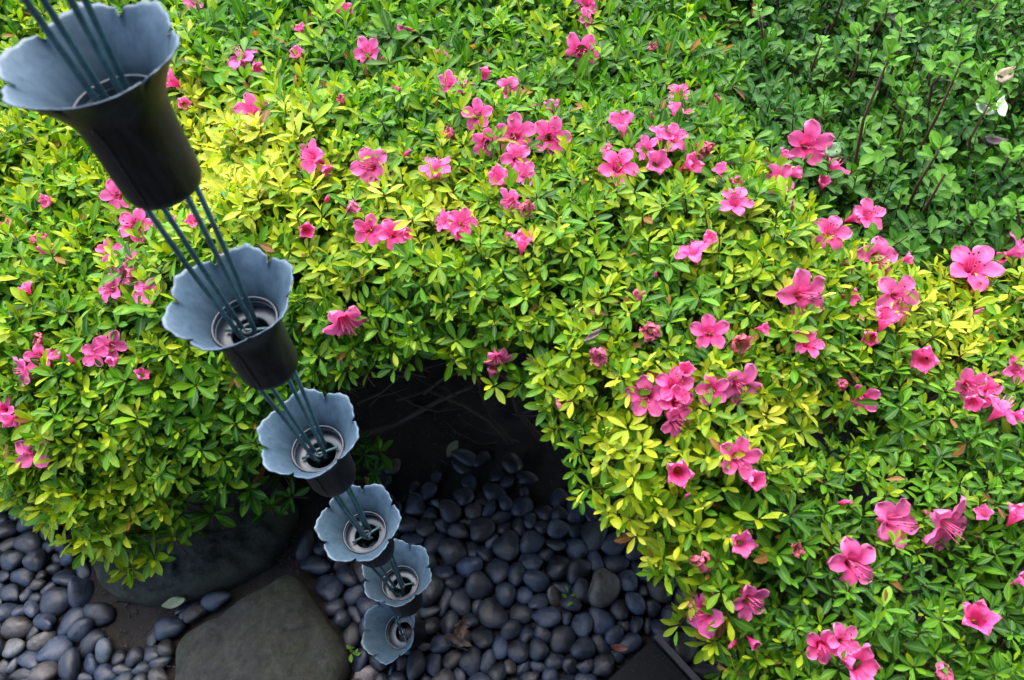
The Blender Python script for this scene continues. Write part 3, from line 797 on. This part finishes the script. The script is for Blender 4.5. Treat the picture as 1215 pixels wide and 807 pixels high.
for x, y, col, lb in SPECIAL:
    d = np.hypot(pp[:, 0] - x, pp[:, 1] - y)
    for j in tk: d[j] = 1e9
    tk[int(d.argmin())] = (col, lb)
vis = np.array([p[1] * p[2] * (1 if (0 < q[0] < 1215 and q[1] < 807) else .1) * (.35 if q[1] < 590 and q[0] > 340 else 1) for p, q in zip(pebs, pp)])
rank = np.argsort(-vis); own = set(rank[:296].tolist()) | set(tk); RV = []; RF = []; nb = 0
from mathutils import Euler
for i, (c0, a, b_, ang) in enumerate(pebs):
    c = min(b_ * random.uniform(.45, .75), .018); me = peb_mesh(1000 + i, a, b_, c)
    loc = Vector((c0[0], c0[1], c * .62 + .006 + random.uniform(-.004, .010))); rot = Euler((random.gauss(0, .26), random.gauss(0, .20), ang))
    x, y = pp[i]; v = random.uniform(.6, 1.5); w = random.gauss(0, .06); brown = random.random() < .08
    if i not in own:
        mw = Matrix.Translation(loc) @ rot.to_matrix().to_4x4()
        RV += [tuple(mw @ q.co) for q in me.vertices]; RF += [tuple(k + nb for k in f.vertices) for f in me.polygons]; nb += len(me.vertices); bpy.data.meshes.remove(me); continue
    o = link('pebble', me); o.location = loc; o.rotation_euler = rot
    o.color = (v * (1 + w), v, v * (1 - w), 1)
    if brown: o.color = (v * 3.2, v * 1.8, v * .95, 1)
    if i in tk:
        o.color = (*tk[i][0], 1); tag(o, tk[i][1], 'pebble', 'smooth dark pebbles of the bed')
    elif x < 115: tag(o, 'smooth dark grey pebble in the bed along the left edge', 'pebble', 'pebbles along the left edge')
    elif x < 340: tag(o, 'smooth dark pebble on the bare soil between left bed and flat stones', 'pebble', 'pebbles by the flat stones')
    elif y < 640: tag(o, 'blackish pebble deep in the shade of the hollow under the azalea', 'pebble', 'pebbles in the shaded hollow')
    elif x < 560: tag(o, 'dark blue grey pebble around the foot of the rain chain', 'pebble', 'pebbles around the rain chain')
    else: tag(o, 'dark blue grey pebble in the bed between rain chain and black block', 'pebble', 'pebbles near the black block')
print('pebbles', len(pebs), 'own', len(own))
if RV: tag(mesh_np('pebbles', RV, RF, M_peb), 'smallest dark pebbles lying in the gaps and shade of the bed', 'pebbles', kind='stuff')

# crumbs of bark and dry bits on the soil: nobody could count them
b = MB()
for (x0, x1, y0, y1, n_) in ((285, 360, 625, 675, 90), (110, 210, 700, 800, 60), (420, 560, 480, 560, 90), (350, 400, 670, 760, 40), (460, 800, 560, 800, 130)):
    for _ in range(n_):
        p = at(random.uniform(x0, x1), random.uniform(y0, y1), .012); a = random.uniform(0, 6.28); l = random.uniform(.002, .012)
        b.tube([p, p + [l * math.cos(a), l * math.sin(a), random.uniform(-.002, .004)]], [random.uniform(.0006, .0016)] * 2, 4)
tag(b.build('bark_crumbs', M_bark), 'dry bark crumbs and needles scattered on the soil', 'litter', kind='stuff')

# ------------------------------------------------------------------ fallen leaves and little weeds
def leaf_object(name, p, f, yaw, length, width, col, label, cat, curl=.25, lobes=None):
    n = 9; V = []; F = []
    for i in range(n):
        t = i / (n - 1); w = width * (math.sin(math.pi * min(1, t * .96 + .03)) ** .8)
        for s in (-1, -.5, 0, .5, 1):
            ww = w * (1 + (.28 * math.sin(t * 22) * abs(s) if lobes else 0))
            V.append((length * (t - .5), ww * s, curl * length * ((t - .5) ** 2) * 1.6 + .5 * abs(s) * w * curl * 1.5 + .002 * math.sin(9 * t + 4 * s)))
    for i in range(n - 1):
        for j in range(4): k = i * 5 + j; F.append((k, k + 1, k + 6, k + 5))
    o = mesh_np(name, V, F, M_dry); so = o.modifiers.new('solid', 'SOLIDIFY'); so.thickness = .0006
    o.rotation_mode = 'QUATERNION'; o.rotation_quaternion = Vector(f).to_track_quat('Z', 'Y') @ __import__('mathutils').Quaternion((0, 0, 1), yaw)
    o.location = p; o.color = (*col, 1); tag(o, label, cat); return o
up = np.array([0, -.25, 1.])
def on_hedge(x, y, l=.025): return hit(x, y, l)[0]
for (x, y, yaw, ln, wd, col, lb, cu) in (
        (1166, 132, 2.2, .036, .010, (.42, .52, .36), 'pale whitish leaf half, left of a torn pair on the green shrub', .6), (1186, 130, .9, .040, .010, (.45, .55, .38), 'pale whitish leaf half, right of a torn pair on the green shrub', .6),
        (988, 178, .3, .034, .013, (.10, .20, .08), 'pale grey green round leaf behind the pink blossom at the shrub edge', .2), (1190, 91, .2, .05, .012, (.20, .15, .09), 'tan dry leaf lying on the shrub near the right edge', .4),
        (1062, 23, -.9, .035, .008, (.10, .06, .045), 'brown dry leaf caught high in the green shrub', .4), (1178, 168, -.5, .045, .009, (.05, .03, .025), 'dark brown curled leaf under the torn white leaf', .5),
        (703, 399, .2, .03, .004, (.09, .06, .05), 'narrow dark withered leaf on the yellow green azalea', .4)):
    p = on_hedge(x, y, .075 if 1160 < x and y < 140 else .025); leaf_object('fallen_leaf', p, nrm(M @ np.array([.1, -.3, -1.])), yaw, ln, wd, col, lb, 'leaf', cu)
leaf_object('fallen_leaf', at(207, 715, .03), up, .15, .045, .010, (.20, .23, .12), 'olive green leaf lying on the soil between the two flat stones', 'leaf', .15)
leaf_object('fallen_leaf', at(547, 744, .055), nrm(np.array([.2, -.5, .8])), 1.0, .034, .012, (.06, .033, .02), 'curled brown dry leaf beside the cup lying on the pebbles', 'leaf', 1.0, True)
leaf_object('fallen_leaf', at(545, 760, .045), up, -.5, .05, .008, (.05, .03, .02), 'long brown withered leaf below the curled brown leaf', 'leaf', .6, True)
leaf_object('fallen_leaf', at(537, 532, .02), nrm(np.array([0, -.6, .8])), .9, .04, .011, (.12, .12, .05), 'dim olive leaf on the soil deep in the dark hollow', 'leaf', .2)
leaf_object('fallen_leaf', at(735, 769, .05), up, -.3, .03, .006, (.16, .05, .035), 'small reddish dry petal between pebbles near the black block', 'leaf', .5)

def weed(x, y, label, k, size):
    c0 = at(x, y, .0); root = empty('weed_sprout', c0); m = k
    P = np.tile([[0, 0, .03]], (m, 1)) + rng.normal(0, .006, (m, 3)); az = np.arange(m) * 2.4; el = np.radians(rng.uniform(10, 55, m))
    D = np.stack([np.cos(az) * np.cos(el), np.sin(az) * np.cos(el), np.sin(el)], -1); Nn = np.stack([-np.cos(az) * np.sin(el), -np.sin(az) * np.sin(el), np.cos(el)], -1)
    V, F, C = leaves(P, D, Nn, rng.uniform(.6, 1, m) * size, rng.uniform(.15, .22, m) * size, np.full(m, .1), np.tile([.07, .16, .02], (m, 1)), ROWS5)
    mesh_np('leaves', V, F, M_leaf2, root, col=C); b = MB(); b.tube([(0, 0, 0), (.003, 0, .03)], .0012, 6); b.build('stem', M_shoot, root); tag(root, label, 'weed')
weed(674, 716, 'tiny green weed sprouting beside the tan pebble', 9, .018)
weed(423, 778, 'small green weed at the right edge of the front stone', 6, .02)

# ------------------------------------------------------------------ rain chain
NP = 6
def cup_mesh():
    n = NP * 36; prof_o = [(.0235, 0), (.0262, .002), (.0276, .008), (.0282, .03), (.0290, .058), (.0305, .068), (.0335, .0765), (.0385, .0855), (.0435, .0935), (.0485, .1008), (.0508, .1039), (.0525, .1055)]
    th = .0011; V = []; F = []; MI = []
    edge = []
    for k in range(n):
        f = (k / 36) % 1; d = min(f, 1 - f)           # distance from the slit, in petals
        pet = int(k // 36); lean = (.56, .44, .6, .5, .42, .55, .47, .52)[pet]
        g = (f / lean) if f < lean else (1 - f) / (1 - lean)
        e = -.0030 + .0085 * g ** 1.05 + .0007 * math.sin(f * 29 + pet) * min(1, d * 6)
        if d < .014: e = -.0084
        elif d < .045: e = -.0062
        edge.append(e)
    def ring(prof, sgn, inner):
        for i, (r, z) in enumerate(prof):
            for k in range(n):
                a = 2 * math.pi * k / n; q = max(0, (z - .086) / (.1055 - .086)); f = (k / 36) % 1
                e = edge[k] * q ** 5
                wav = .0006 * q * math.cos(2 * math.pi * f)      # each petal is a shallow scoop
                rr = r + e * .78 - wav * .3; zz = z + e * .62 + wav
                if inner: rr -= th * .85; zz += th * .5 * q
                V.append((rr * math.cos(a), rr * math.sin(a), zz))
    ring(prof_o, 1, False); m = len(prof_o)
    for i in range(m - 1):
        for k in range(n): F.append((i * n + k, i * n + (k + 1) % n, (i + 1) * n + (k + 1) % n, (i + 1) * n + k)); MI.append(0)
    b0 = len(V); prof_i = [(r, max(z, .0015)) for r, z in prof_o]; ring(prof_i, 1, True)
    for i in range(m - 1):
        for k in range(n): F.append((b0 + i * n + k, b0 + (i + 1) * n + k, b0 + (i + 1) * n + (k + 1) % n, b0 + i * n + (k + 1) % n)); MI.append(1)
    for k in range(n): F.append(((m - 1) * n + k, (m - 1) * n + (k + 1) % n, b0 + (m - 1) * n + (k + 1) % n, b0 + (m - 1) * n + k)); MI.append(1)
    # floor of the cup with a drain opening
    b1 = len(V)
    for r, z in ((.012, 0), (.012, .0015)):
        for k in range(n): V.append((r * math.cos(2 * math.pi * k / n), r * math.sin(2 * math.pi * k / n), z))
    for k in range(n):
        k2 = (k + 1) % n; F += [(k, b1 + k, b1 + k2, k2), (b0 + k, b0 + k2, b1 + n + k2, b1 + n + k), (b1 + k, b1 + n + k, b1 + n + k2, b1 + k2)]; MI += [0, 0, 0]
    me = mesh_np('cup', V, F, [M_out, M_pat], data_only=True); me.polygons.foreach_set('material_index', MI); return me


CUP = cup_mesh()
b = MB(); b.lathe([(.0278, .0575), (.0225, .0560), (.0175, .0565), (.0165, .0555), (.0165, .0530), (.0278, .0545)], 64, close=True)
RING = b.data('inner_ring', M_ring)
b = MB(); b.lathe([(.0294, .0700), (.0282, .0712), (.0270, .0702), (.0278, .0690)], 64, close=True); b.lathe([(.0286, .0640), (.0276, .0650), (.0266, .0640), (.0276, .0630)], 64, close=True)
COLLAR = b.data('collar_ridge', M_ring)
b = MB(); b.tube([(-.0205, 0, .0605), (0, 0, .0590), (.0205, 0, .0605)], .0017, 8)
BAR = b.data('crossbar', M_rod)
b = MB(); b.lathe([(.0068, .0605), (.0050, .0630), (.0032, .0605), (.0050, .0580)], 24, close=True)
EYE = b.data('centre_eye', M_ring)
b = MB(); b.tube([(r + .0002, 0, z) for r, z in ((.0276, .008), (.0282, .03), (.0290, .058), (.0305, .068), (.0335, .0765))], .0011, 6)
SEAM = b.data('soldered_seam', M_out)

CX, CY = -.227, .441
chain = empty('rain_chain', (CX, CY, 0)); tag(chain, 'weathered copper rain chain of flower shaped cups hanging over the pebbles', 'rain chain')
def zrim(k): return H - (k + 1.15) * S
TURN = {-6: .5, -5: .3, -4: .2, -3: .6, -2: .1, -1: .4, 0: .35, 1: -.12, 2: .20, 3: .42, 4: .10}
for k in range(-4, 5):
    z0 = zrim(k) - .1055; lean = {3: (.03, -.02), 4: (-.10, .06)}.get(k, (0, 0))
    c = link('cup', CUP, chain); c.location = (0, 0, z0); c.rotation_euler = (lean[0], lean[1], TURN[k])
    for me, nm in ((RING, 'inner_ring'), (COLLAR, 'collar_ridge'), (BAR, 'crossbar'), (EYE, 'centre_eye')): link(nm, me, c)
    sm_ = link('soldered_seam', SEAM, c); sm_.rotation_euler = (0, 0, -1.75 - TURN[k])
    # four wires rising from this cup to the one above
    zt = zrim(k - 1) - .1055 if k > -4 else 2.56
    for j, sx in enumerate((-1, -.52, .52, 1)):
        a = .42 if k != 3 else 1.35
        dx, dy = math.cos(a), math.sin(a); px_, py_ = -dy, dx; s2 = 1 if j % 2 else -1
        lo = np.array([dx * sx * .0085 + px_ * s2 * .004, dy * sx * .0085 + py_ * s2 * .004, z0 + .061])
        hi = np.array([dx * sx * .0195 + px_ * s2 * .006, dy * sx * .0195 + py_ * s2 * .006, zt + .012])
        mid_ = lo * .5 + hi * .5 + np.array([random.uniform(-.0012, .0012), random.uniform(-.0012, .0012), 0])
        hook = lo + np.array([-dx * sx * .004 + px_ * s2 * .004, -dy * sx * .004 + py_ * s2 * .004, -.004])
        b = MB(); b.tube([hook, lo, lo * .97 + hi * .03, mid_, hi], .00215, 10); b.build('wire', M_rod, chain)
# last cup, fallen on its side on the pebbles, mouth towards the left
c = link('cup', CUP, chain)
for me, nm in ((RING, 'inner_ring'), (COLLAR, 'collar_ridge'), (BAR, 'crossbar'), (EYE, 'centre_eye')): link(nm, me, c)
c['label'] = 'lowest cup lying on its side on the pebbles'
pm = at(461, 747, .092); axis = nrm(nrm(at(430, 738, .098) - at(490, 748, .098)) * .50 - ray(461, 745) * .87); pb = pm - axis * .1055
c.rotation_mode = 'QUATERNION'; c.rotation_quaternion = Vector(axis).to_track_quat('Z', 'Y')
c.location = Vector(pm - axis * .1055) - chain.location
for s in (-1, 1):
    b = MB(); lo = pm - axis * .045 + np.array([0, s * .006, .004]); hi = np.array([CX + s * .006, CY + .004, zrim(4) - .1055 + .02])
    b.tube([lo, lo * .6 + hi * .4 + [-.012, -.012 * s, .006], hi], .0018, 8); w = b.build('wire', M_rod, chain); w.location = -chain.location
for e in ((538, 760), (556, 772)):
    b = MB(); st = pb - axis * -.004; b.tube([st, at(*e, .045)], .0012, 8); w = b.build('wire', M_out, chain); w.location = -chain.location
